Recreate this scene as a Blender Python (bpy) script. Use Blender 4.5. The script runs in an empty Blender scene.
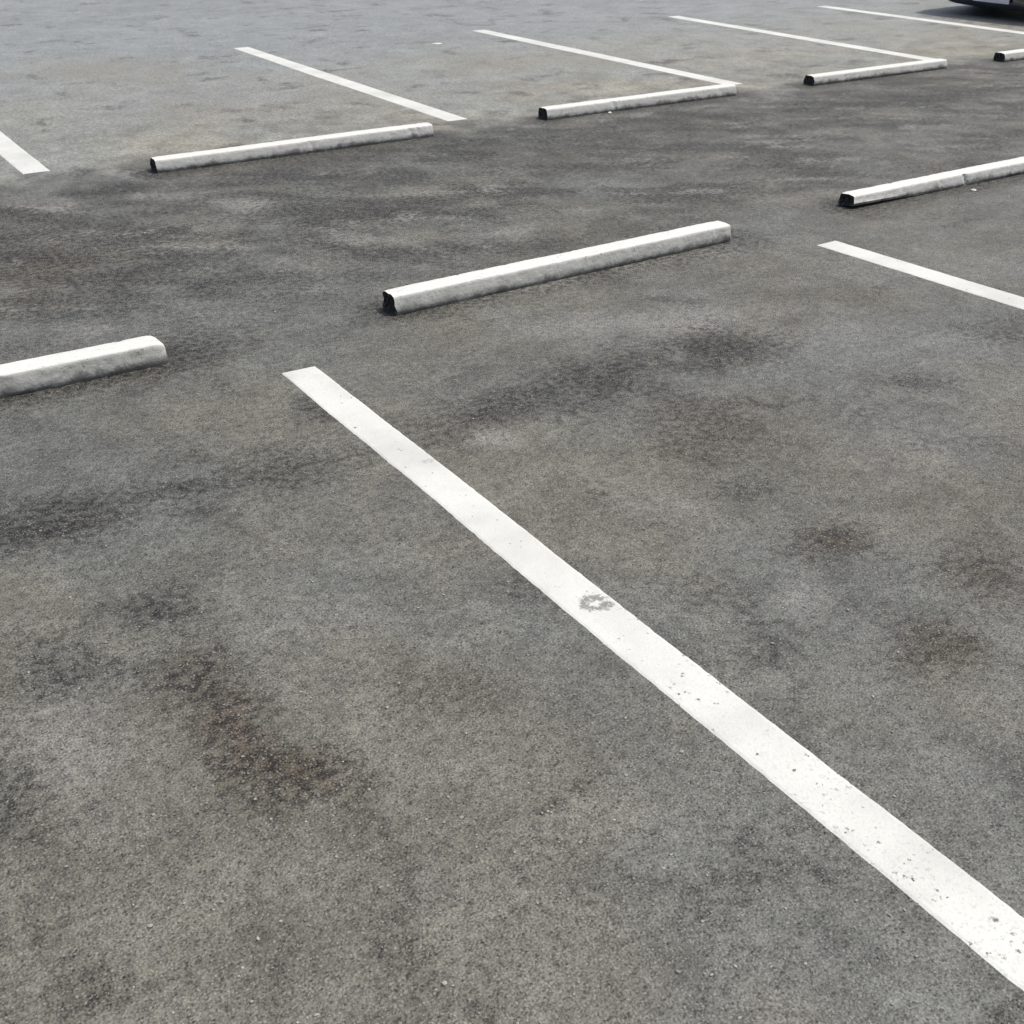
import bpy, bmesh, math, random
from mathutils import Vector, Matrix, noise

# ---------------------------------------------------------------- scene basics
SC = bpy.context.scene
COL = SC.collection
random.seed(11)

CAM_H = 1.6
FOCAL_PX = 1201.0248

# stains and scuffs of the asphalt: centre x, y (m), inverse ellipse matrix, strength, kind
STAINS = [
    (1.803, 3.111, 3.195, -1.89, 0.41, 6.763, 0.4, 'dark'),
    (2.29, 3.119, 2.684, -1.922, 0.388, 4.731, 0.48, 'dark'),
    (2.817, 3.093, 3.262, -2.799, 2.651, 3.411, 0.62, 'dark'),
    (2.294, 2.638, 3.092, -2.533, 1.68, 2.607, 0.3, 'brown'),
    (2.141, 1.875, 5.323, -5.319, 4.564, 7.132, 0.48, 'brown'),
    (2.031, 1.388, 5.035, -5.921, 5.595, 4.687, 0.42, 'brown'),
    (2.344, 1.545, 4.855, -5.982, 2.698, 4.222, 0.34, 'brown'),
    (3.129, 2.513, 4.108, -4.547, 6.103, 9.439, 0.42, 'dark'),
    (2.134, 2.22, 6.709, -5.908, 6.226, 9.702, 0.28, 'dark'),
    (3.813, 2.669, 3.914, -4.919, 3.535, 5.441, 0.3, 'dark'),
    (1.7, 1.874, 7.902, -6.57, 4.58, 7.172, 0.18, 'brown'),
    (0.535, 2.141, 6.4, -2.3, 4.3, 3.8, 0.36, 'brown'),
    (0.587, 1.819, 5.2, -2.2, 5.6, 6.4, 0.46, 'brown'),
    (0.553, 2.008, 9.5, -3.6, 4.6, 7.2, 0.34, 'red'),
    (0.526, 2.508, 7.481, -2.309, 4.636, 7.267, 0.48, 'dark'),
    (0.28, 2.411, 5.005, -1.202, 2.755, 7.08, 0.3, 'dark'),
    (0.426, 3.074, 3.051, -0.722, 0.919, 5.402, 0.45, 'dark'),
    (0.778, 3.089, 6.718, -2.201, 0.521, 13.474, 0.45, 'dark'),
    (1.118, 3.06, 2.769, -1.161, 0.992, 6.064, 0.26, 'dark'),
    (0.099, 2.009, 10.803, -2.263, 3.01, 4.747, 0.3, 'dark'),
    (0.123, 1.462, 11.455, -3.116, 9.066, 14.36, 0.25, 'dark'),
    (1.014, 5.375, 2.606, -0.635, 1.011, 1.546, 0.28, 'brown'),
    (2.499, 5.698, 2.231, -1.031, 1.194, 1.806, 0.25, 'dark'),
    (1.224, 4.162, 3.688, -1.279, 1.019, 4.028, 0.3, 'dark'),
    (3.934, 5.808, 0.966, -0.65, 1.524, 2.287, 0.18, 'dark'),
    (4.709, 6.279, 0.744, -0.549, 0.201, 3.131, 0.28, 'dark'),
    (7.078, 6.221, 0.706, -0.766, 0.239, 3.642, 0.28, 'dark'),
    (2.761, 6.68, 0.993, -0.433, 0.056, 3.672, 0.3, 'dark'),
    (0.985, 1.855, 6.699, -3.768, 4.877, 7.667, 0.14, 'brown'),
    (0.88, 1.272, 5.214, -3.51, 3.567, 5.637, 0.1, 'dark'),
    (1.454, 0.965, 6.412, -7.242, 5.264, 8.315, 0.16, 'brown'),
    (2.781, 3.443, 1.447, -1.126, 2.071, 5.248, 0.22, 'light'),
    (3.319, 2.803, 1.598, -1.709, 1.078, 2.276, 0.16, 'blue'),
    (1.881, 1.716, 8.687, -8.326, 7.41, 11.609, 0.16, 'light'),
    (1.711, 2.882, 9.25, -5.582, 7.443, 11.563, 0.24, 'light'),
    (2.842, 2.155, 2.246, -2.571, 2.048, 3.181, 0.1, 'blue'),
    (3.215, 4.107, 1.245, -0.947, 1.343, 5.875, 0.12, 'light'),
    (2.585, 4.104, 2.18, -1.377, 0.708, 5.793, 0.14, 'light'),
    (2.111, 5.954, 4.616, -1.784, 3.413, 5.165, 0.22, 'light'),
    (1.288, 6.499, 4.949, -1.206, 3.895, 5.894, 0.2, 'light'),
    (2.901, 4.781, 3.619, -2.213, 3.203, 4.872, 0.12, 'light'),
    (2.655, 10.772, 1.102, -0.3, 0.738, 1.073, 0.26, 'yellow'),
    (3.065, 8.617, 0.891, -0.337, 0.862, 1.272, 0.16, 'blue'),
    (1.888, 2.272, 4.758, -3.73, 3.585, 5.591, 0.1, 'blue'),
    (0.225, 2.139, 8.283, -2.018, 3.576, 5.63, 0.14, 'light'),
    (0.877, 2.244, 6.458, -2.928, 4.089, 6.412, 0.1, 'light'),
    (0.247, 1.85, 7.597, -2.121, 4.261, 6.723, 0.1, 'light'),
    (6.109, 9.039, 1.078, -0.726, 1.235, 1.787, 0.2, 'yellow'),
    (4.06, 3.382, 1.361, -1.496, 2.088, 3.191, 0.14, 'blue'),
]

# ---------------------------------------------------------------- node helpers
class NT:
    def __init__(self, tree):
        self.t = tree
    def n(self, typ, **kw):
        nd = self.t.nodes.new(typ)
        for k, v in kw.items():
            setattr(nd, k, v)
        return nd
    def put(self, sock, v):
        if isinstance(v, bpy.types.NodeSocket):
            self.t.links.new(v, sock)
        elif v is not None:
            if hasattr(sock.default_value, '__len__') and not hasattr(v, '__len__'):
                sock.default_value = [v] * len(sock.default_value)
            elif hasattr(sock.default_value, '__len__') and len(sock.default_value) == 4 and len(v) == 3:
                sock.default_value = (*v, 1)
            else:
                sock.default_value = v
    def math(self, op, a, b=None, c=None, clamp=False):
        nd = self.n('ShaderNodeMath', operation=op, use_clamp=clamp)
        self.put(nd.inputs[0], a); self.put(nd.inputs[1], b); self.put(nd.inputs[2], c)
        return nd.outputs[0]
    def vec(self, op, a, b=None):
        nd = self.n('ShaderNodeVectorMath', operation=op)
        self.put(nd.inputs[0], a)
        if b is not None: self.put(nd.inputs[1], b)
        return nd.outputs['Value'] if op in ('DOT_PRODUCT', 'LENGTH') else nd.outputs[0]
    def xyz(self, x=0., y=0., z=0.):
        nd = self.n('ShaderNodeCombineXYZ')
        self.put(nd.inputs[0], x); self.put(nd.inputs[1], y); self.put(nd.inputs[2], z)
        return nd.outputs[0]
    def sep(self, v):
        nd = self.n('ShaderNodeSeparateXYZ'); self.put(nd.inputs[0], v)
        return nd.outputs
    def noise(self, v, scale, detail=2., rough=.5, dist=0., color=False):
        nd = self.n('ShaderNodeTexNoise')
        self.put(nd.inputs['Vector'], v); self.put(nd.inputs['Scale'], scale)
        self.put(nd.inputs['Detail'], detail); self.put(nd.inputs['Roughness'], rough)
        self.put(nd.inputs['Distortion'], dist)
        return nd.outputs['Color' if color else 'Fac']
    def vor(self, v, scale, out='Color', feature='F1', rnd=1.):
        nd = self.n('ShaderNodeTexVoronoi', feature=feature)
        self.put(nd.inputs['Vector'], v); self.put(nd.inputs['Scale'], scale)
        self.put(nd.inputs['Randomness'], rnd)
        return nd.outputs[out]
    def rng(self, v, a, b, c=0., d=1., smooth=True):
        nd = self.n('ShaderNodeMapRange', interpolation_type='SMOOTHSTEP' if smooth else 'LINEAR')
        self.put(nd.inputs[0], v)
        for i, q in enumerate((a, b, c, d)): self.put(nd.inputs[i + 1], q)
        return nd.outputs[0]
    def mix(self, f, a, b, mode='MIX'):
        nd = self.n('ShaderNodeMix', data_type='RGBA', blend_type=mode)
        self.put(nd.inputs[0], f); self.put(nd.inputs[6], a); self.put(nd.inputs[7], b)
        return nd.outputs[2]
    def bump(self, h, dist, strength=1., normal=None):
        nd = self.n('ShaderNodeBump')
        self.put(nd.inputs['Height'], h); self.put(nd.inputs['Distance'], dist)
        self.put(nd.inputs['Strength'], strength)
        if normal is not None: self.put(nd.inputs['Normal'], normal)
        return nd.outputs[0]

def material(name):
    m = bpy.data.materials.new(name); m.use_nodes = True
    m.node_tree.nodes.clear()
    T = NT(m.node_tree)
    out = T.n('ShaderNodeOutputMaterial')
    b = T.n('ShaderNodeBsdfPrincipled')
    m.node_tree.links.new(b.outputs[0], out.inputs[0])
    return m, T, b

def flat(name, col, rough=.5, metal=0., coat=0., vary=.08):
    m, T, b = material(name)
    p = T.n('ShaderNodeTexCoord').outputs['Object']
    f = T.noise(p, 9., 4., .6)
    c = T.mix(T.rng(f, .3, .7), [q * (1 - vary) for q in col], [min(1, q * (1 + vary)) for q in col])
    T.put(b.inputs['Base Color'], c)
    T.put(b.inputs['Roughness'], rough); T.put(b.inputs['Metallic'], metal)
    T.put(b.inputs['Coat Weight'], coat)
    return m

# ---------------------------------------------------------------- asphalt
# Broad tone, stains and scuffs are worked out once per ground vertex (a fine grid where the camera is near);
# the shader adds the aggregate, the grit and the grain that breaks the stains up.
import numpy as np

def pnoise(x, y, seed):
    """2-D gradient noise, about -1..1"""
    xi = np.floor(x).astype(np.int64); yi = np.floor(y).astype(np.int64)
    fx = x - xi; fy = y - yi
    def grad(ix, iy, dx, dy):
        h = (ix * 374761393 + iy * 668265263 + seed * 974634777) & 0xffffffff
        h = ((h ^ (h >> 13)) * 1274126177) & 0xffffffff
        h = ((h ^ (h >> 16)) * 2246822519) & 0xffffffff
        t = (h & 0xffff) / 65536. * 2 * np.pi
        return np.cos(t) * dx + np.sin(t) * dy
    u = fx * fx * fx * (fx * (fx * 6 - 15) + 10); v = fy * fy * fy * (fy * (fy * 6 - 15) + 10)
    a = grad(xi, yi, fx, fy); b = grad(xi + 1, yi, fx - 1, fy)
    c = grad(xi, yi + 1, fx, fy - 1); d = grad(xi + 1, yi + 1, fx - 1, fy - 1)
    return ((a * (1 - u) + b * u) * (1 - v) + (c * (1 - u) + d * u) * v) * 1.5

def fbm(x, y, scale, seed, octaves=5, gain=.55):
    t = np.zeros_like(x); amp = 1.; tot = 0.
    for k in range(octaves):
        t += amp * pnoise(x * scale + 17.3 * k + seed, y * scale - 9.1 * k, seed * 7 + k)
        tot += amp; amp *= gain; scale *= 2.03
    return t / tot * 1.6

def sstep(a, b, v):
    t = np.clip((v - a) / (b - a), 0, 1)
    return t * t * (3 - 2 * t)

KIND = {'dark': (.028, .027, .0235), 'brown': (.046, .036, .024), 'red': (.058, .038, .029),
        'light': (.31, .305, .29), 'blue': (.235, .245, .255), 'yellow': (.24, .22, .165)}
ASPH_WARM = np.array((.130, .128, .1075))
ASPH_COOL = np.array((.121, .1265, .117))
STAIN_GAIN = 1.85

def ground_tone(x, y):
    wx = x + .12 * fbm(x, y, 2.3, 1); wy = y + .12 * fbm(x, y, 2.3, 2)
    big = fbm(wx, wy, .5, 3, 4); mid = fbm(wx, wy, 1.9, 4, 6, .6); hue = fbm(wx, wy, 1.0, 5, 4)
    small = fbm(x, y, 9., 6, 5, .62)
    coarse = fbm(wx, wy, 4.3, 25, 6, .66)
    col = ASPH_WARM + (ASPH_COOL - ASPH_WARM) * sstep(-.5, .5, hue)[:, None]
    k = 1 + .13 * big + .25 * mid + .24 * small + .30 * coarse
    dark = np.zeros_like(x)
    calm = 1 - .5 * sstep(7.2, 9., y)
    k = 1 + (k - 1) * calm
    # far bays: paler asphalt, with the grazing sky sheen painted into its colour
    k *= 1 + FAR_PALE_SHEEN * sstep(6.7, 7.4, y + .3 * mid)
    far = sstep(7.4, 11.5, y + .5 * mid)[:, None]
    col = col * (1 - far) + np.array((.131, .142, .143)) * far  # bluish sky reflection of the distance, painted as asphalt colour
    col = col * k[:, None]
    def over(m, c):
        nonlocal col, dark
        if np.mean(c) < .1: dark = 1 - (1 - dark) * (1 - m)
        col = col * (1 - m[:, None]) + np.array(c) * m[:, None]
    # blotches of old oil and tyre dust everywhere, sparse
    bl = fbm(wx * 1., wy * 1.25, 2.6, 9, 6, .62)
    over(.55 * sstep(.22, .80, bl), (.030, .028, .024))
    lt = fbm(wx, wy * 1.25, 2.2, 10, 6, .62)
    over(.30 * sstep(.25, .90, lt), (.25, .247, .23))
    # the tyre-blackened strip between the two rows of stops
    yb = y + .28 * fbm(x, y, 1.1, 11, 5)
    band = sstep(4.0, 4.9, yb) * (1 - sstep(6.72, 7.0, yb))
    # streaks run along the row (x), as cars nose in and turn across it
    rx = .85 * x - .53 * y; ry = .53 * x + .85 * y                # drag marks lie askew
    stre = fbm(rx * .9, ry * 1.7, 1.7, 12, 6, .68)
    over(band * (BAND_LO + (BAND_HI - BAND_LO) * sstep(-.40, .50, stre)), (.031, .030, .027))
    st2 = fbm(rx * .9 + .3 * fbm(x, y, 2., 24, 4), ry * 1.8, 2.3, 13, 6, .66)
    over(band * .72 * sstep(.08, .62, st2), (.21, .207, .19))
    # grime swept up against the feet and round the ends of the stops
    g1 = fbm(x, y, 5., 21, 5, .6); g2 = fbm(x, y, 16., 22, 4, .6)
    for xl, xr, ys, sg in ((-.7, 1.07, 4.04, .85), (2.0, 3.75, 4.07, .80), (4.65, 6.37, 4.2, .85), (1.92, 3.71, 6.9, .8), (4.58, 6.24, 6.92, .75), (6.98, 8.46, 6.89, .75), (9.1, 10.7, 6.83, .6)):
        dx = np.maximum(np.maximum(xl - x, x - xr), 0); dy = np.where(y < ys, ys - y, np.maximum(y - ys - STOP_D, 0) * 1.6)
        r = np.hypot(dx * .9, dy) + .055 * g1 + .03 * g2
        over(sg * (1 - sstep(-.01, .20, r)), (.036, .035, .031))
    # individual stains
    e1 = fbm(x, y, 3.2, 14, 6, .66); e2 = fbm(x, y, 8.5, 15, 5, .66)
    for cx, cy, a, b, c, d, sg, kind in STAINS:
        u = a * (x - cx) + b * (y - cy); v = c * (x - cx) + d * (y - cy)
        near = (np.abs(u) < 2.6) & (np.abs(v) < 2.6)
        if not near.any(): continue
        r = np.hypot(u[near], v[near]) + .55 * e1[near] + .42 * e2[near]
        m = np.zeros_like(x); m[near] = np.clip(sg * STAIN_GAIN * (1 - sstep(.0, 1.42, r)) * (1 + .6 * e2[near]), 0, .9)
        over(m, KIND[kind])
    return np.clip(col, .015, .6), np.clip(dark, 0, 1)

FAR_PALE_SHEEN = 1.08  # lightening of the far bays: paler asphalt plus painted sky sheen
STOP_D = .13
BAND_LO, BAND_HI = .03, .76

def asphalt_material():
    m, T, b = material('asphalt')
    at = T.n('ShaderNodeAttribute', attribute_name='tone')
    p = T.n('ShaderNodeNewGeometry').outputs['Position']
    s = T.sep(p); p2 = T.xyz(s[0], s[1], 0.)
    fine = T.noise(p2, 38., 4., .62)
    grn = T.noise(p2, 210., 2., .6)
    ca_n = T.n('ShaderNodeTexVoronoi', feature='F1'); T.put(ca_n.inputs['Vector'], p2); T.put(ca_n.inputs['Scale'], 150.)
    cb_n = T.n('ShaderNodeTexVoronoi', feature='F1'); T.put(cb_n.inputs['Vector'], T.vec('ADD', p2, (5.3, 2.1, 0))); T.put(cb_n.inputs['Scale'], 310.)
    ca = T.sep(ca_n.outputs['Color']); cb = T.sep(cb_n.outputs['Color'])
    soft_a = T.rng(ca_n.outputs['Distance'], .62, .25)           # stones fade into the binder between them
    sa = T.math('MULTIPLY', T.rng(ca[0], 0., 1., -.42, .42, False), soft_a)
    sa = T.math('ADD', sa, T.rng(cb[0], 0., 1., -.30, .30, False))
    sa = T.math('ADD', sa, T.rng(grn, .25, .75, -.30, .30))
    sa = T.math('ADD', sa, T.rng(fine, .25, .75, -.28, .28))
    sa = T.math('ADD', sa, T.math('MULTIPLY', T.math('MULTIPLY', at.outputs['Alpha'], T.rng(T.math('ADD', fine, T.math('MULTIPLY', grn, .6)), .72, .88, -.95, .70)), .62))
    k = T.math('MAXIMUM', T.math('ADD', T.math('MULTIPLY', sa, GRAIN), 1.), .2)
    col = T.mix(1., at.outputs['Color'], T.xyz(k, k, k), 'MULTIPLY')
    pale = T.math('MULTIPLY', T.math('GREATER_THAN', ca[1], .93), soft_a)
    col = T.mix(T.math('MULTIPLY', pale, .60), col, (.29, .285, .265))
    pale2 = T.math('GREATER_THAN', cb[1], .95)
    col = T.mix(T.math('MULTIPLY', pale2, .5), col, (.30, .295, .28))
    dk = T.math('MULTIPLY', T.math('LESS_THAN', ca[2], .07), soft_a)
    col = T.mix(T.math('MULTIPLY', dk, .55), col, (.030, .030, .028))
    ol = T.math('GREATER_THAN', cb[2], .97)
    col = T.mix(T.math('MULTIPLY', ol, .22), col, (.14, .12, .06))
    T.put(b.inputs['Base Color'], col)
    T.put(b.inputs['Roughness'], T.rng(fine, .3, .7, .50, .64))
    T.put(b.inputs['Specular IOR Level'], .40)
    h = T.math('ADD', T.math('MULTIPLY', soft_a, T.rng(ca[1], 0, 1, .3, 1., False)), T.math('MULTIPLY', grn, 1.2))
    h = T.math('ADD', h, T.math('MULTIPLY', fine, 1.3))
    T.put(b.inputs['Normal'], T.bump(h, .0026, .6))
    return m

GRAIN = 1.02

PAINT = (.70, .72, .69)

def line_material(scuff=None):
    m, T, b = material('line_paint')
    p = T.n('ShaderNodeNewGeometry').outputs['Position']
    s = T.sep(p); p2 = T.xyz(s[0], s[1], 0.)
    gr = T.noise(p2, 190., 3., .65)
    dirt = T.noise(T.vec('ADD', p2, (4., 4., 0.)), 3.1, 5., .6)
    fine = T.noise(p2, 60., 4., .6)
    c = T.mix(T.rng(dirt, .35, .75), PAINT, [q * .80 for q in PAINT])
    c = T.mix(T.rng(fine, .5, .8, 0., .16), c, (.42, .41, .39))
    # pinholes and worn grains, more of them on the driven-over near end
    pw = T.vec('ADD', T.vec('ADD', p2, (2., 9., 0.)), T.vec('MULTIPLY', T.vec('SUBTRACT', T.noise(p2, 150., 3., .6, color=True), (.5, .5, .5)), (.022, .022, 0.)))
    ca = T.sep(T.vor(pw, 130., 'Color'))
    cd = T.vor(pw, 130., 'Distance')
    near = T.rng(s[1], 2.1, .65)
    clump = T.noise(T.vec('ADD', p2, (8., 3., 0.)), 9., 4., .6)
    thr = T.math('SUBTRACT', 1.002, T.math('MULTIPLY', T.rng(clump, .42, .72, .012, 1.), T.rng(near, 0., 1., .05, .34, False)))
    hole = T.math('MULTIPLY', T.math('GREATER_THAN', ca[0], thr), T.rng(cd, .55, .28))
    wear = T.math('MULTIPLY', hole, T.rng(ca[1], 0., 1., .25, 1.0, False))
    patch = T.math('MULTIPLY', T.rng(T.noise(T.vec('ADD', p2, (1., 6., 0.)), 24., 5., .7), .67, .76), T.rng(near, 0., 1., .10, .45, False))
    wear = T.math('MAXIMUM', wear, patch)
    # a whole-grain grit showing through the thin paint
    thin = T.math('MULTIPLY', T.rng(T.sep(T.vor(p2, 190., 'Color'))[0], .72, 1., 0., .50), T.rng(near, 0., 1., .25, 1., False))
    c = T.mix(thin, c, (.50, .49, .47))
    if scuff:
        for cx, cy, rx, ry, sgt in scuff:
            v = T.vec('MULTIPLY', T.vec('SUBTRACT', p2, (cx, cy, 0.)), (1 / rx, 1 / ry, 0.))
            r = T.math('ADD', T.vec('LENGTH', v), T.math('MULTIPLY', T.math('SUBTRACT', T.noise(p2, 48., 4., .7), .5), 3.2))
            if sgt < 0:                                             # a ring-shaped scuff, pale in the middle
                r = T.math('ADD', T.math('ABSOLUTE', T.math('SUBTRACT', T.vec('LENGTH', v), .8)), T.math('MULTIPLY', T.math('SUBTRACT', T.noise(p2, 62., 4., .7), .46), 2.9))
            wear = T.math('MAXIMUM', wear, T.rng(r, .75, .15, 0., abs(sgt)))
    dark = T.mix(T.rng(gr, .3, .7), (.06, .058, .055), (.17, .165, .155))
    c = T.mix(wear, c, dark)
    T.put(b.inputs['Base Color'], c)
    T.put(b.inputs['Roughness'], .62)
    T.put(b.inputs['Specular IOR Level'], .35)
    h = T.math('SUBTRACT', T.math('MULTIPLY', gr, .9), T.math('MULTIPLY', wear, .6))
    T.put(b.inputs['Normal'], T.bump(h, .0025, .6))
    return m

def stop_paint_material():
    m, T, b = material('stop_paint')
    p = T.n('ShaderNodeTexCoord').outputs['Object']
    rnd = T.n('ShaderNodeObjectInfo').outputs['Random']
    po = T.vec('ADD', p, T.xyz(T.math('MULTIPLY', rnd, 37.), 0., 0.))
    s = T.sep(p)
    n = T.n('ShaderNodeNewGeometry').outputs['Normal']
    nz = T.sep(n)[2]
    dirt = T.n('ShaderNodeAttribute', attribute_type='OBJECT', attribute_name='dirt').outputs['Fac']
    c = T.mix(T.rng(T.noise(po, 5., 5., .6), .35, .7), PAINT, (.74, .735, .71))
    # rubbed-off paint: pale bare concrete, plus tyre scuffs, on the side that tyres and brooms touch
    rub = T.rng(T.noise(T.vec('MULTIPLY', po, (1., 1., 2.2)), 11., 6., .68), .40, .66)
    side = T.rng(nz, .75, .2)
    c = T.mix(T.math('MULTIPLY', T.math('ADD', T.math('MULTIPLY', rub, .55), T.math('MULTIPLY', dirt, .45)), T.math('MULTIPLY', side, T.math('ADD', .45, T.math('MULTIPLY', dirt, .55)))), c, (.42, .425, .39))
    scf = T.rng(T.noise(T.vec('MULTIPLY', po, (1., 1., 3.)), 17., 5., .7), .56, .74)
    c = T.mix(T.math('MULTIPLY', scf, T.math('MULTIPLY', side, T.math('MULTIPLY', dirt, .6))), c, (.12, .12, .112))
    # splashed dirt along the foot
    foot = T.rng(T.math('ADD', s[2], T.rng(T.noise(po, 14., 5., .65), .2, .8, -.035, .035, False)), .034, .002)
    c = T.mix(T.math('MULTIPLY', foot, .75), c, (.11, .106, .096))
    # chips
    chip = T.math('MULTIPLY', T.rng(T.noise(po, 33., 6., .74), .615, .67), T.rng(nz, 1., .5, .35, 1.))
    c = T.mix(T.math('MULTIPLY', chip, .65), c, (.16, .155, .142))
    # chipped paint at the ragged left-hand end, where the raw core shows
    T.put(b.inputs['Base Color'], c)
    T.put(b.inputs['Roughness'], .68)
    T.put(b.inputs['Specular IOR Level'], .3)
    h = T.math('ADD', T.noise(po, 42., 5., .65), T.math('MULTIPLY', chip, -.6))
    T.put(b.inputs['Normal'], T.bump(h, .006, .6))
    return m

def raw_end_material():
    m, T, b = material('raw_end')
    p = T.n('ShaderNodeTexCoord').outputs['Object']
    f = T.noise(p, 60., 5., .7)
    T.put(b.inputs['Base Color'], T.mix(T.rng(f, .45, .75), (.045, .045, .042), (.26, .26, .24)))
    T.put(b.inputs['Roughness'], .85)
    T.put(b.inputs['Specular IOR Level'], .15)
    T.put(b.inputs['Normal'], T.bump(f, .01, .8))
    return m

# ---------------------------------------------------------------- object helpers
def obj(name, bm, mat, parent=None, smooth=False):
    me = bpy.data.meshes.new(name)
    bmesh.ops.recalc_face_normals(bm, faces=bm.faces)
    bm.to_mesh(me); bm.free()
    me.materials.append(mat)
    if smooth:
        for f in me.polygons: f.use_smooth = True
    o = bpy.data.objects.new(name, me); COL.objects.link(o)
    if parent: o.parent = parent
    return o

def thing(name, label, cat, loc=(0, 0, 0), rotz=0., group=None):
    o = bpy.data.objects.new(name, None); COL.objects.link(o)
    o.empty_display_size = .2
    o.location = loc; o.rotation_euler = (0, 0, rotz)
    tag(o, label, cat, group)
    return o

def tag(o, label, cat, group=None):
    o['label'] = label; o['category'] = cat
    if group: o['group'] = group

# ---------------------------------------------------------------- ground
def build_ground():
    def steps(parts):
        v = []
        for lo, hi, st in parts:
            v += list(np.arange(lo, hi - st * .4, st))
        return v
    xs = [-400., -120., -40., -15.] + steps([(-6., -.6, .3), (-.6, 4.2, .018), (4.2, 9., .04), (9., 14., .1), (14., 30., .8)]) + [30., 60., 140., 400.]
    ys = [-400., -120., -40., -15.] + steps([(-6., .3, .3), (.3, 4.6, .018), (4.6, 7.6, .032), (7.6, 12.5, .06), (12.5, 19., .10), (19., 30., .6)]) + [30., 60., 140., 400.]
    nx, ny = len(xs), len(ys)
    gx, gy = np.meshgrid(np.array(xs), np.array(ys)); x = gx.ravel(); y = gy.ravel()
    co_ = np.zeros((nx * ny, 3), np.float32); co_[:, 0] = x; co_[:, 1] = y
    i = (np.arange(ny - 1)[:, None] * nx + np.arange(nx - 1)[None]).ravel()
    q = np.stack([i, i + 1, i + nx + 1, i + nx], 1).astype(np.int32)
    me = bpy.data.meshes.new('ground')
    me.vertices.add(nx * ny); me.vertices.foreach_set('co', co_.ravel())
    me.loops.add(q.size); me.loops.foreach_set('vertex_index', q.ravel())
    me.polygons.add(len(q)); me.polygons.foreach_set('loop_start', np.arange(0, q.size, 4, dtype=np.int32))
    me.update(calc_edges=True)
    at = me.color_attributes.new('tone', 'FLOAT_COLOR', 'POINT')
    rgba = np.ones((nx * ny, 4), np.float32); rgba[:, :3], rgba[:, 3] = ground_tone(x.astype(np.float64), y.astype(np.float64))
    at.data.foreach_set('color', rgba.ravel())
    me.materials.append(asphalt_material())
    o = bpy.data.objects.new('ground', me); COL.objects.link(o)
    o['kind'] = 'structure'
    o['label'] = 'weathered grey asphalt of the car park with dark oily stains'
    return o

# ---------------------------------------------------------------- painted bay lines
def build_line(label, x0, y0, x1, y1, wid, seed, mat, group):
    """a thin coat of paint with hand-rolled, slightly wavering edges; (x0,y0) is the near end"""
    L = math.hypot(x1 - x0, y1 - y0)
    nseg = max(40, int(L / .02))
    ux, uy = (x1 - x0) / L, (y1 - y0) / L
    px, py = uy, -ux                                           # to the right of travel
    bm = bmesh.new()
    rows = []
    for i in range(nseg + 1):
        t = L * i / nseg
        def wav(off):
            return (noise.noise((t * 1.1, off, seed)) * .006 + noise.noise((t * 7., off, seed)) * .0022
                    + noise.noise((t * 40., off, seed)) * .0022)
        a = -wid / 2 + wav(1.); b = wid / 2 + wav(9.)
        row = []
        ths = 1.
        for j, (q, z) in enumerate(((a, .0), (a + .007, .0016), (b - .007, .0016), (b, .0))):
            e = 0.
            if i in (0, nseg):
                e = noise.noise((q * 60, seed, i)) * .004
            row.append(bm.verts.new((x0 + ux * (t + e) + px * q, y0 + uy * (t + e) + py * q, z)))
        rows.append(row)
    for i in range(nseg):
        for j in range(3):
            bm.faces.new((rows[i][j], rows[i][j + 1], rows[i + 1][j + 1], rows[i + 1][j]))
    for r in (rows[0], rows[-1]):
        bm.faces.new(r)
    o = obj('parking_line', bm, mat)
    tag(o, label, 'parking line', group)
    return o

# ---------------------------------------------------------------- wheel stops

def section(w, h, under):
    """outline of a wheel stop from its front foot over the top to its back foot: (y, z), y = 0 at the front foot"""
    pts = [(under, 0.), (under * .25, .010), (0., .016), (.0035, h * .5), (.0075, h - .015), (.0095, h - .006), (.0125, h - .002), (.017, h)]
    for k in range(1, 5):
        pts.append((.017 + (w - .034) * k / 5, h + .0012 * math.sin(k / 5 * math.pi)))
    pts += [(w - y, z) for y, z in ((.017, h), (.0125, h - .002), (.0095, h - .006), (.0075, h - .015), (.0035, h * .5), (0., .016), (under * .25, .010), (under, 0.))]
    return pts

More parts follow.
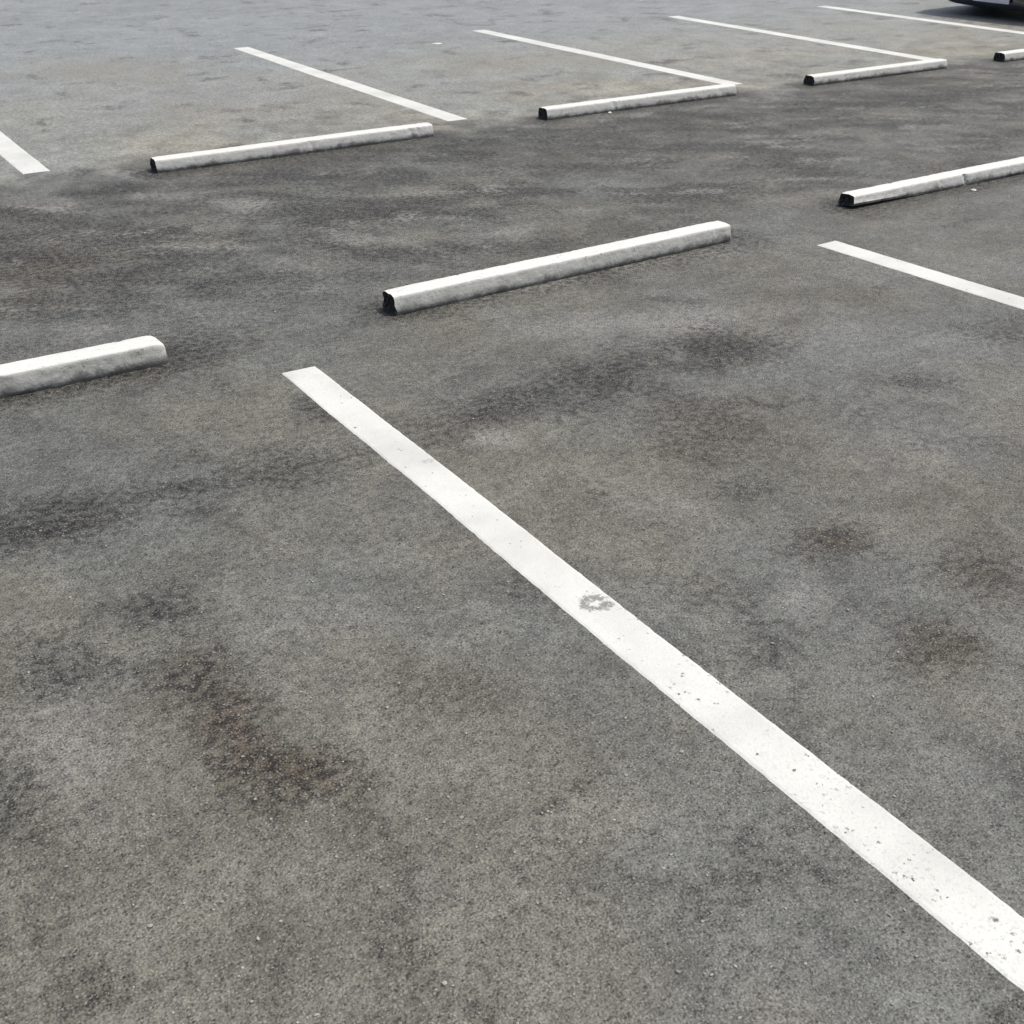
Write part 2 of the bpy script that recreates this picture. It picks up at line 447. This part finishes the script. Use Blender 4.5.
def build_stop(label, xl, yl, xr, yr, seed, group, ragged=.004, under=.006, notch=None, round_right=0., lift=0., dirt=.4, wid=.118, hgt=.082):
    L = math.hypot(xr - xl, yr - yl)
    root = thing('wheel_stop', label, 'wheel stop', (xl, yl, 0), math.atan2(yr - yl, xr - xl), group)
    n = max(60, int(L / .011))
    rb = random.Random(int(seed * 10))
    bites = [(rb.uniform(0, L), rb.uniform(.008, .018), rb.uniform(.002, .004)) for q in range(4)] + [(0., .03, .004), (L, .02, .003)]
    bm = bmesh.new()
    rings = []
    for i in range(n + 1):
        x = L * i / n
        ring = []
        u = under * (1 + .9 * noise.noise((x * 5., seed, 2.)))
        lf = max(0., lift * (1 - x / .55)) if lift else 0.
        bow = .004 * noise.noise((x * .9, seed, 7.))
        h = hgt + .0015 * noise.noise((x * 1.3, seed, 3.))
        shrink = 0.
        if round_right and x > L - round_right:
            q = (x - (L - round_right)) / round_right
            shrink = 1 - math.sqrt(max(0., 1 - q * q * .96))
        for j, (y, z) in enumerate(section(wid, h, max(.001, u))):
            c = Vector((x * 5, y * 12 + seed, z * 12))
            d = noise.noise(c * 1.5) * .0007 + noise.noise(c * 6) * .0009
            yy = y + d + bow; zz = z
            if z > .005:
                zz = z + d
            if shrink:
                zz = z * (1 - .30 * shrink); yy = wid / 2 + (yy - wid / 2) * (1 - .22 * shrink)
            if notch:
                for nx, nw, nd in notch:                         # chipped-out bites of the front edge
                    k = math.exp(-((x - nx + .35 * (z - .04)) / nw) ** 2) * (1 if y < wid * .4 else 0) * (1 if z > .004 else 0)
                    yy += nd * k * (1. if z < h - .002 else .4)
            if lf and z < .02:
                zz = z + lf * (1 if j < 4 else 0)
            if z > h * .7 and (y < .02 or y > wid - .02):         # knocked and crumbled top edges
                for bx, bw, bd in bites:
                    k = max(0., 1 - abs((x - bx) / bw + .5 * noise.noise((x * 70, y * 80, seed)))) * bd
                    yy += k * (1 if y < .02 else -.6); zz -= k * .7
            xx = x
            if i == 0:
                xx += ragged * noise.noise((y * 45, z * 45, seed)) * 2.4
            if i == n:
                xx += .0025 * noise.noise((y * 40, z * 40, seed + 5.))
            ring.append(bm.verts.new((xx, yy, zz)))
        rings.append(ring)
    m = len(rings[0])
    for i in range(n):
        for j in range(m - 1):
            bm.faces.new((rings[i][j], rings[i][j + 1], rings[i + 1][j + 1], rings[i + 1][j]))
        bm.faces.new((rings[i][m - 1], rings[i][0], rings[i + 1][0], rings[i + 1][m - 1]))
    bm.faces.new(rings[-1])
    end_ring = [v.co.copy() for v in rings[0]]
    body = obj('painted_bar', bm, M['stop'], root)
    body['dirt'] = dirt
    for f in body.data.polygons: f.use_smooth = True
    try:
        body.data.set_sharp_from_angle(angle=math.radians(38))
    except Exception:
        pass
    # the bare, dark left end: a rough broken face set a little back inside the painted skin
    bm = bmesh.new()
    ctr = sum(end_ring, Vector()) / len(end_ring)
    loops = []
    for k, (sc, dx) in enumerate(((1., 0.), (.93, .004), (.80, .011), (.5, .014))):
        lp = []
        for v in end_ring:
            c = ctr + (v - ctr) * sc
            c.x = v.x + dx + (noise.noise((c.y * 60, c.z * 60, seed + k)) * .006 if k else 0.)
            lp.append(bm.verts.new(c))
        loops.append(lp)
    for a, b in zip(loops, loops[1:]):
        for j in range(len(a)):
            bm.faces.new((a[j], a[(j + 1) % len(a)], b[(j + 1) % len(a)], b[j]))
    cv = bm.verts.new(ctr + Vector((.012, 0, 0)))
    for j in range(len(loops[-1])):
        bm.faces.new((loops[-1][j], loops[-1][(j + 1) % len(loops[-1])], cv))
    e = obj('end_face', bm, M['raw'], root)
    e['label'] = 'bare dark broken left end of the bar'
    return root

# ---------------------------------------------------------------- car
def lathe(bm, prof, n=48, axis='x'):
    rings = []
    for r, a in prof:
        ring = []
        for k in range(n):
            t = 2 * math.pi * k / n
            ring.append(bm.verts.new((a, r * math.cos(t), r * math.sin(t))))
        rings.append(ring)
    for a, b in zip(rings, rings[1:]):
        for k in range(n):
            bm.faces.new((a[k], a[(k + 1) % n], b[(k + 1) % n], b[k]))
    return rings

def quad_panel(bm, pts, thick, nrm):
    """a thin solid panel over a quad"""
    a = [bm.verts.new(p) for p in pts]
    b = [bm.verts.new(Vector(p) + nrm * thick) for p in pts]
    bm.faces.new(a[::-1]); bm.faces.new(b)
    k = len(pts)
    for i in range(k):
        bm.faces.new((a[i], a[(i + 1) % k], b[(i + 1) % k], b[i]))

def build_car(loc, rotz):
    root = thing('parked_car', 'dark navy car with a pale number plate, cut off by the top right corner', 'car', loc, rotz)
    paint, glass, rubber, silver = M['navy'], M['glass'], M['rubber'], M['silver']
    # body: stations along the length (nose at -y), half sections from keel to bonnet line
    st = [(-2.27, .60, .105, .60), (-2.22, .74, .095, .66), (-2.05, .84, .11, .73), (-1.75, .87, .145, .80), (-1.33, .89, .135, .87),
          (-.9, .895, .135, .92), (-.3, .895, .135, .94), (.4, .895, .135, .955), (1.0, .895, .135, .97), (1.33, .89, .14, .98),
          (1.75, .875, .15, .985), (2.05, .84, .18, .97), (2.19, .76, .29, .92), (2.25, .62, .36, .84)]
    bm = bmesh.new(); rings = []
    for y, w, zb, zs in st:
        half = [(0., zb), (w * .80, zb), (w * .95, zb + .05), (w * .985, zb + .20), (w, zb + .38 * (zs - zb) + .08), (w * .985, zs - .12),
                (w * .93, zs - .03), (w * .80, zs), (w * .45, zs + .025), (0., zs + .035)]
        ring = [bm.verts.new((x, y, z)) for x, z in half] + [bm.verts.new((-x, y, z)) for x, z in half[-2:0:-1]]
        rings.append(ring)
    for a, b in zip(rings, rings[1:]):
        for k in range(len(a)):
            bm.faces.new((a[k], a[(k + 1) % len(a)], b[(k + 1) % len(a)], b[k]))
    bm.faces.new(rings[0]); bm.faces.new(rings[-1])
    bmesh.ops.recalc_face_normals(bm, faces=bm.faces)
    body = obj('body', bm, paint, root, True)
    ss = body.modifiers.new('ss', 'SUBSURF'); ss.levels = ss.render_levels = 2
    cutters = []
    for sx in (-1, 1):
        for wy in (-1.33, 1.33):
            bm = bmesh.new()
            rr = lathe(bm, [(.365, sx * .60), (.365, sx * 1.1)], 40)
            for r in rr:
                for v in r: v.co.y += wy; v.co.z += .315
                bm.faces.new(r)
            c = obj('cutter', bm, rubber, root); cutters.append(c)
            bo = body.modifiers.new('b', 'BOOLEAN'); bo.object = c; bo.operation = 'DIFFERENCE'
    bpy.context.view_layer.update()
    dg = bpy.context.evaluated_depsgraph_get()
    me = bpy.data.meshes.new_from_object(body.evaluated_get(dg))
    body.modifiers.clear(); old = body.data; body.data = me; me.name = 'body'
    for c in cutters: bpy.data.objects.remove(c, do_unlink=True)
    try:
        me.set_sharp_from_angle(angle=math.radians(40))
    except Exception:
        pass
    # cabin
    bm = bmesh.new()
    cab = [(.90, -1.02, 1.86, .815), (1.12, -.66, 1.52, .74), (1.36, -.24, 1.08, .635), (1.43, -.02, .86, .56), (1.445, .1, .7, .3)]
    rings = []
    for z, y0, y1, w in cab:
        c = .14 if z < 1.4 else .1
        ring = []
        for x, y in ((-w * .82, y0), (0, y0 - .05), (w * .82, y0), (w, y0 + c), (w * 1.01, (y0 + y1) / 2), (w, y1 - c), (w * .82, y1), (0, y1 + .04), (-w * .82, y1), (-w, y1 - c), (-w * 1.01, (y0 + y1) / 2), (-w, y0 + c)):
            ring.append(bm.verts.new((x, y, z)))
        rings.append(ring)
    for a, b in zip(rings, rings[1:]):
        for k in range(12):
            bm.faces.new((a[k], a[(k + 1) % 12], b[(k + 1) % 12], b[k]))
    bm.faces.new(rings[-1])
    obj('cabin', bm, paint, root, True)
    # glass, each pane proud of the cabin by a few millimetres
    def lerp(a, b, t): return Vector(a) * (1 - t) + Vector(b) * t
    for sx in (-1, 1):
        def P(z, t):
            for (z0, a0, b0, w0), (z1, a1, b1, w1) in zip(cab, cab[1:]):
                if z0 <= z <= z1:
                    k = (z - z0) / (z1 - z0)
                    return Vector((sx * ((w0 + (w1 - w0) * k) * 1.01 + .004), (a0 + (a1 - a0) * k) * (1 - t) + (b0 + (b1 - b0) * k) * t, z))
        for t0, t1, s0, s1 in ((.14, .48, .17, .48), (.51, .80, .51, .77)):
            bm = bmesh.new()
            grid = [[P(z, t0 + (s0 - t0) * q + (t1 + (s1 - t1) * q - t0 - (s0 - t0) * q) * u / 4) for u in range(5)] for q, z in ((0, .97), (.45, 1.12), (1., 1.34))]
            quad_rows = [[bm.verts.new(p) for p in r] for r in grid]
            inner = [[bm.verts.new(p - Vector((sx * .012, 0, 0))) for p in r] for r in grid]
            for R_ in (quad_rows, inner):
                for a, b in zip(R_, R_[1:]):
                    for k in range(4): bm.faces.new((a[k], a[k + 1], b[k + 1], b[k]))
            obj('side_window', bm, glass, root)
        for hy in (-.28, .72):
            bm = bmesh.new(); bmesh.ops.create_cube(bm, size=1.)
            bmesh.ops.scale(bm, vec=(.03, .17, .026), verts=bm.verts)
            bmesh.ops.translate(bm, vec=(sx * .895, hy, .80), verts=bm.verts)
            bmesh.ops.bevel(bm, geom=bm.edges[:], offset=.008, segments=2, affect='EDGES')
            obj('door_handle', bm, paint, root)
        bm = bmesh.new(); bmesh.ops.create_uvsphere(bm, u_segments=16, v_segments=10, radius=1.)
        bmesh.ops.scale(bm, vec=(.10, .07, .075), verts=bm.verts)
        bmesh.ops.translate(bm, vec=(sx * .92, -.62, 1.02), verts=bm.verts)
        obj('wing_mirror', bm, paint, root, True)
        for nm, yy, zz, mt, sc in (('headlight', -2.12, .62, M['lamp'], (.16, .10, .065)), ('tail_light', 2.14, .80, M['red'], (.15, .08, .07))):
            bm = bmesh.new(); bmesh.ops.create_uvsphere(bm, u_segments=20, v_segments=12, radius=1.)
            bmesh.ops.scale(bm, vec=sc, verts=bm.verts)
            bmesh.ops.translate(bm, vec=(sx * .62, yy, zz), verts=bm.verts)
            obj(nm, bm, mt, root, True)
    for nm, s0, s1 in (('windscreen', (-1, 0), 0), ('rear_window', (1, 0), 1)):
        bm = bmesh.new()
        sg = -1 if nm == 'windscreen' else 1
        def Q(z, u):
            for (z0, a0, b0, w0), (z1, a1, b1, w1) in zip(cab, cab[1:]):
                if z0 <= z <= z1:
                    k = (z - z0) / (z1 - z0); w = w0 + (w1 - w0) * k
                    yy = (a0 + (a1 - a0) * k - .05 * (1 - abs(u))) if sg < 0 else (b0 + (b1 - b0) * k + .04 * (1 - abs(u)))
                    return Vector((u * w * .80, yy + sg * .006, z + .004))
        rows = [[bm.verts.new(Q(z, u / 3 - 1)) for u in range(7)] for z in (.94, 1.12, 1.355)]
        for a, b in zip(rows, rows[1:]):
            for k in range(6): bm.faces.new((a[k], a[k + 1], b[k + 1], b[k]))
        obj(nm, bm, glass, root)
    # lower grille and plates
    bm = bmesh.new(); bmesh.ops.create_cube(bm, size=1.)
    bmesh.ops.scale(bm, vec=(.9, .05, .14), verts=bm.verts); bmesh.ops.translate(bm, vec=(0, -2.235, .42), verts=bm.verts)
    obj('grille', bm, rubber, root)
    bm = bmesh.new(); bmesh.ops.create_cube(bm, size=1.)
    bmesh.ops.scale(bm, vec=(.45, .012, .11), verts=bm.verts); bmesh.ops.translate(bm, vec=(0, -2.288, .215), verts=bm.verts)
    bmesh.ops.bevel(bm, geom=bm.edges[:], offset=.004, segments=2, affect='EDGES')
    obj('number_plate', bm, M['plate'], root)
    # wheels
    for sx in (-1, 1):
        for wy in (-1.33, 1.33):
            w = bpy.data.objects.new('wheel', None); COL.objects.link(w); w.parent = root
            w.location = (sx * .785, wy, .315)
            bm = bmesh.new()
            lathe(bm, [(.212, -.098), (.235, -.105), (.285, -.108), (.305, -.098), (.315, -.075), (.3155, 0), (.315, .075), (.305, .098), (.285, .108), (.235, .105), (.212, .098)], 64)
            obj('tyre', bm, rubber, w, True)
            bm = bmesh.new()
            lathe(bm, [(.212, -sx * .09), (.211, sx * .088), (.222, sx * .106), (.214, sx * .109), (.198, sx * .100), (.186, sx * .088), (.12, sx * .094), (.06, sx * .099), (.0005, sx * .100)], 64)
            for k in range(5):                                    # raised spokes of the hubcap
                t = 2 * math.pi * (k + .25) / 5
                r0, r1 = .05, .205
                c, s = math.cos(t), math.sin(t)
                pts = []
                for r, hw in ((r0, .030), (r1, .040)):
                    pts.append((r * c - hw * s, r * s + hw * c)); pts.append((r * c + hw * s, r * s - hw * c))
                pts = [pts[0], pts[1], pts[3], pts[2]]
                quad_panel(bm, [(sx * .094, a, b) for a, b in pts], .014, Vector((sx, 0, 0)))
            obj('rim', bm, silver, w)
            bpy.data.objects[w.name].empty_display_size = .1
    return root

# ---------------------------------------------------------------- build
M = {
    'stop': stop_paint_material(), 'raw': raw_end_material(),
    'line': line_material(),
    'scuffed': line_material([(1.447, 1.965, .030, .030, -.75), (1.475, 1.935, .020, .012, .7), (1.455, 1.925, .014, .010, .6), (1.425, 2.01, .010, .008, .4), (1.47, 2.86, .03, .02, .35), (1.455, .80, .012, .01, .9)]),
    'navy': flat('navy_paint', (.010, .013, .026), .25, 0., 1.),
    'glass': flat('tinted_glass', (.015, .018, .02), .05, 0., .5),
    'rubber': flat('tyre_rubber', (.014, .014, .015), .85),
    'silver': flat('silver_rim', (.86, .88, .90), .5, .0, .3),
    'plate': flat('plate_white', (.80, .82, .86), .4),
    'lamp': flat('lamp_lens', (.62, .64, .66), .1, .3, 1.),
    'red': flat('red_lens', (.30, .012, .012), .15, 0., 1.),
    'stone': flat('grit_stone', (.30, .295, .28), .85, vary=.5),
    'chip': flat('paint_chip', (.66, .65, .62), .8),
}

build_ground()

NEAR = 'white bay lines of the near parking row'
FAR = 'white bay lines of the far parking row'
build_line('wide white bay line running through the foreground, with a grey scuff halfway', 1.435, -1.3, 1.434, 3.738, .126, 3.1, M['scuffed'], NEAR)
build_line('white bay line at the right edge, before the wheel stop with the chipped front', 4.36, -1.3, 4.085, 3.845, .126, 5.2, M['line'], NEAR)
build_line('short piece of white bay line cut off by the left edge', 1.352, 7.30, 1.345, 11.3, .148, 8.4, M['line'], FAR)
build_line('white bay line whose near end stands clear of the wheel stop with diagonal cracks', 4.092, 7.27, 4.097, 11.32, .148, 12.7, M['line'], FAR)
build_line('white bay line meeting the stop in the top centre of the far row', 6.535, 7.27, 6.512, 11.10, .148, 15.3, M['line'], FAR)
build_line('white bay line meeting the short stop second from the right in the far row', 8.705, 7.20, 8.80, 10.86, .148, 18.8, M['line'], FAR)
build_line('white bay line nearest the dark car', 10.715, 7.20, 10.75, 10.62, .148, 21.5, M['line'], FAR)

NS = 'white wheel stops of the near parking row'
FS = 'white wheel stops of the far parking row'
build_stop('white wheel stop cut off by the left edge, with a rounded right end', -.70, 4.035, 1.07, 4.04, 2.3, NS, round_right=.045, dirt=1., wid=.126, hgt=.079, notch=[(1.2, .02, .004)])
build_stop('white wheel stop in the middle of the photo with a ragged dark left end', 1.98, 4.045, 3.745, 4.10, 7.1, NS, ragged=.006, round_right=.012, dirt=.8, hgt=.077)
build_stop('white wheel stop at the right edge with a chip bitten out of its front', 4.625, 4.195, 6.345, 4.215, 9.6, NS, ragged=.006, lift=.013, under=.010, dirt=.55, wid=.112, hgt=.064, notch=[(.835, .010, .012)])
build_stop('longest white wheel stop of the far row, with diagonal cracks near its right end', 1.925, 6.90, 3.705, 6.90, 13.2, FS, ragged=.002, hgt=.071, notch=[(3.55 - 1.925, .007, .006), (3.60 - 1.925, .006, .005), (.95, .01, .004)])
build_stop('white wheel stop in the top centre, a bay line touching its right end', 4.585, 6.92, 6.235, 6.92, 17.4, FS, ragged=.003, hgt=.070, notch=[(.55, .015, .006)])
build_stop('short white wheel stop of the far row, second from the right edge', 6.985, 6.89, 8.455, 6.88, 21.9, FS, ragged=.005, under=.008, hgt=.066)
build_stop('white wheel stop cut off by the right edge, just below the dark car', 9.10, 6.83, 10.70, 6.84, 25.7, FS, ragged=.005, hgt=.066)

build_car((13.60, 8.79, 0.), math.radians(-90.))

# a few pale chips of stone or paint lying loose
def pebble(name, label, cat, x, y, r, flatness, seed, mat):
    bm = bmesh.new(); bmesh.ops.create_icosphere(bm, subdivisions=2, radius=r)
    for v in bm.verts:
        v.co *= 1 + .35 * noise.noise(v.co / r * 1.3 + Vector((seed, 0, 0)))
        v.co.z *= flatness
    zmin = min(v.co.z for v in bm.verts)
    for v in bm.verts: v.co.z -= zmin + .002
    o = obj(name, bm, mat); o.location = (x, y, 0.)
    tag(o, label, cat)
    return o
pebble('concrete_chip', 'small white chip lying in front of the right wheel stop', 'chip', 5.42, 4.115, .014, .4, 1.2, M['chip'])
pebble('concrete_chip', 'tiny white chip lying before the top centre wheel stop', 'chip', 5.07, 6.885, .015, .4, 4.4, M['chip'])
pebble('paper_scrap', 'pale flat scrap lying alone on the far asphalt between two bay lines', 'scrap', 5.70, 10.49, .042, .12, 7.7, M['chip'])

# loose grit on the near asphalt
def grit():
    bm = bmesh.new()
    rnd = random.Random(5)
    for k in range(GRIT_N):
        d = 1.0 + 4.2 * rnd.random() ** 1.3
        a = math.radians(31.7 + rnd.uniform(-27, 27))
        x, y = d * math.sin(a), d * math.cos(a)
        if abs(x - 1.44) < .075 and rnd.random() < .93: continue
        r = .0012 + .0026 * rnd.random() ** 3
        s = bmesh.ops.create_icosphere(bm, subdivisions=1, radius=r)
        sx, sy, sz = rnd.uniform(.7, 1.4), rnd.uniform(.7, 1.3), rnd.uniform(.4, .8)
        for v in s['verts']:
            v.co = Vector((v.co.x * sx * rnd.uniform(.8, 1.2) + x, v.co.y * sy * rnd.uniform(.8, 1.2) + y, v.co.z * sz + r * sz * .7))
    o = obj('loose_grit', bm, M['stone'])
    o['kind'] = 'stuff'
    o['label'] = 'loose pale grit scattered over the near asphalt'
GRIT_N = 2600
grit()

# ---------------------------------------------------------------- camera
cam = bpy.data.cameras.new('camera'); co = bpy.data.objects.new('camera', cam); COL.objects.link(co)
X = Vector((0.8485522275384059, -0.5290666084004085, -0.006902247119452977))
Y = Vector((0.2612871195535052, 0.4076549290644914, 0.8749551416871933))
Z = -Vector((0.4600958142550762, 0.7442486027431379, -0.4841547882855702))
mw = Matrix((X, Y, Z)).transposed().to_4x4(); mw.translation = (0, 0, CAM_H)
co.matrix_world = mw
cam.sensor_width = 36.; cam.lens = FOCAL_PX / 1024 * 36.
cam.clip_start = .05; cam.clip_end = 2000.
SC.camera = co

# ---------------------------------------------------------------- light
SUN_EL, SUN_AZ = math.radians(65.), math.radians(105.)      # azimuth from +Y towards +X
W = bpy.data.worlds.new('World'); SC.world = W; W.use_nodes = True
nt = W.node_tree; nt.nodes.clear()
sky = nt.nodes.new('ShaderNodeTexSky'); sky.sky_type = 'NISHITA'; sky.sun_disc = False
sky.sun_elevation = SUN_EL; sky.sun_rotation = SUN_AZ
sky.air_density = 1.0; sky.dust_density = 6.0; sky.ozone_density = 1.0
bg = nt.nodes.new('ShaderNodeBackground'); bg.inputs[1].default_value = .112
wo = nt.nodes.new('ShaderNodeOutputWorld')
nt.links.new(sky.outputs[0], bg.inputs[0]); nt.links.new(bg.outputs[0], wo.inputs[0])
sl = bpy.data.lights.new('sun', 'SUN'); sl.energy = 2.55; sl.angle = math.radians(.6); sl.color = (1., .972, .915)
so = bpy.data.objects.new('sun', sl); COL.objects.link(so)
d = Vector((math.sin(SUN_AZ) * math.cos(SUN_EL), math.cos(SUN_AZ) * math.cos(SUN_EL), math.sin(SUN_EL)))
so.rotation_euler = d.to_track_quat('Z', 'Y').to_euler(); so.location = (0, 0, 20)

SC.view_settings.view_transform = 'Standard'; SC.view_settings.look = 'None'
SC.view_settings.exposure = 0.; SC.view_settings.gamma = 1.
SC.render.filter_size = 1.9
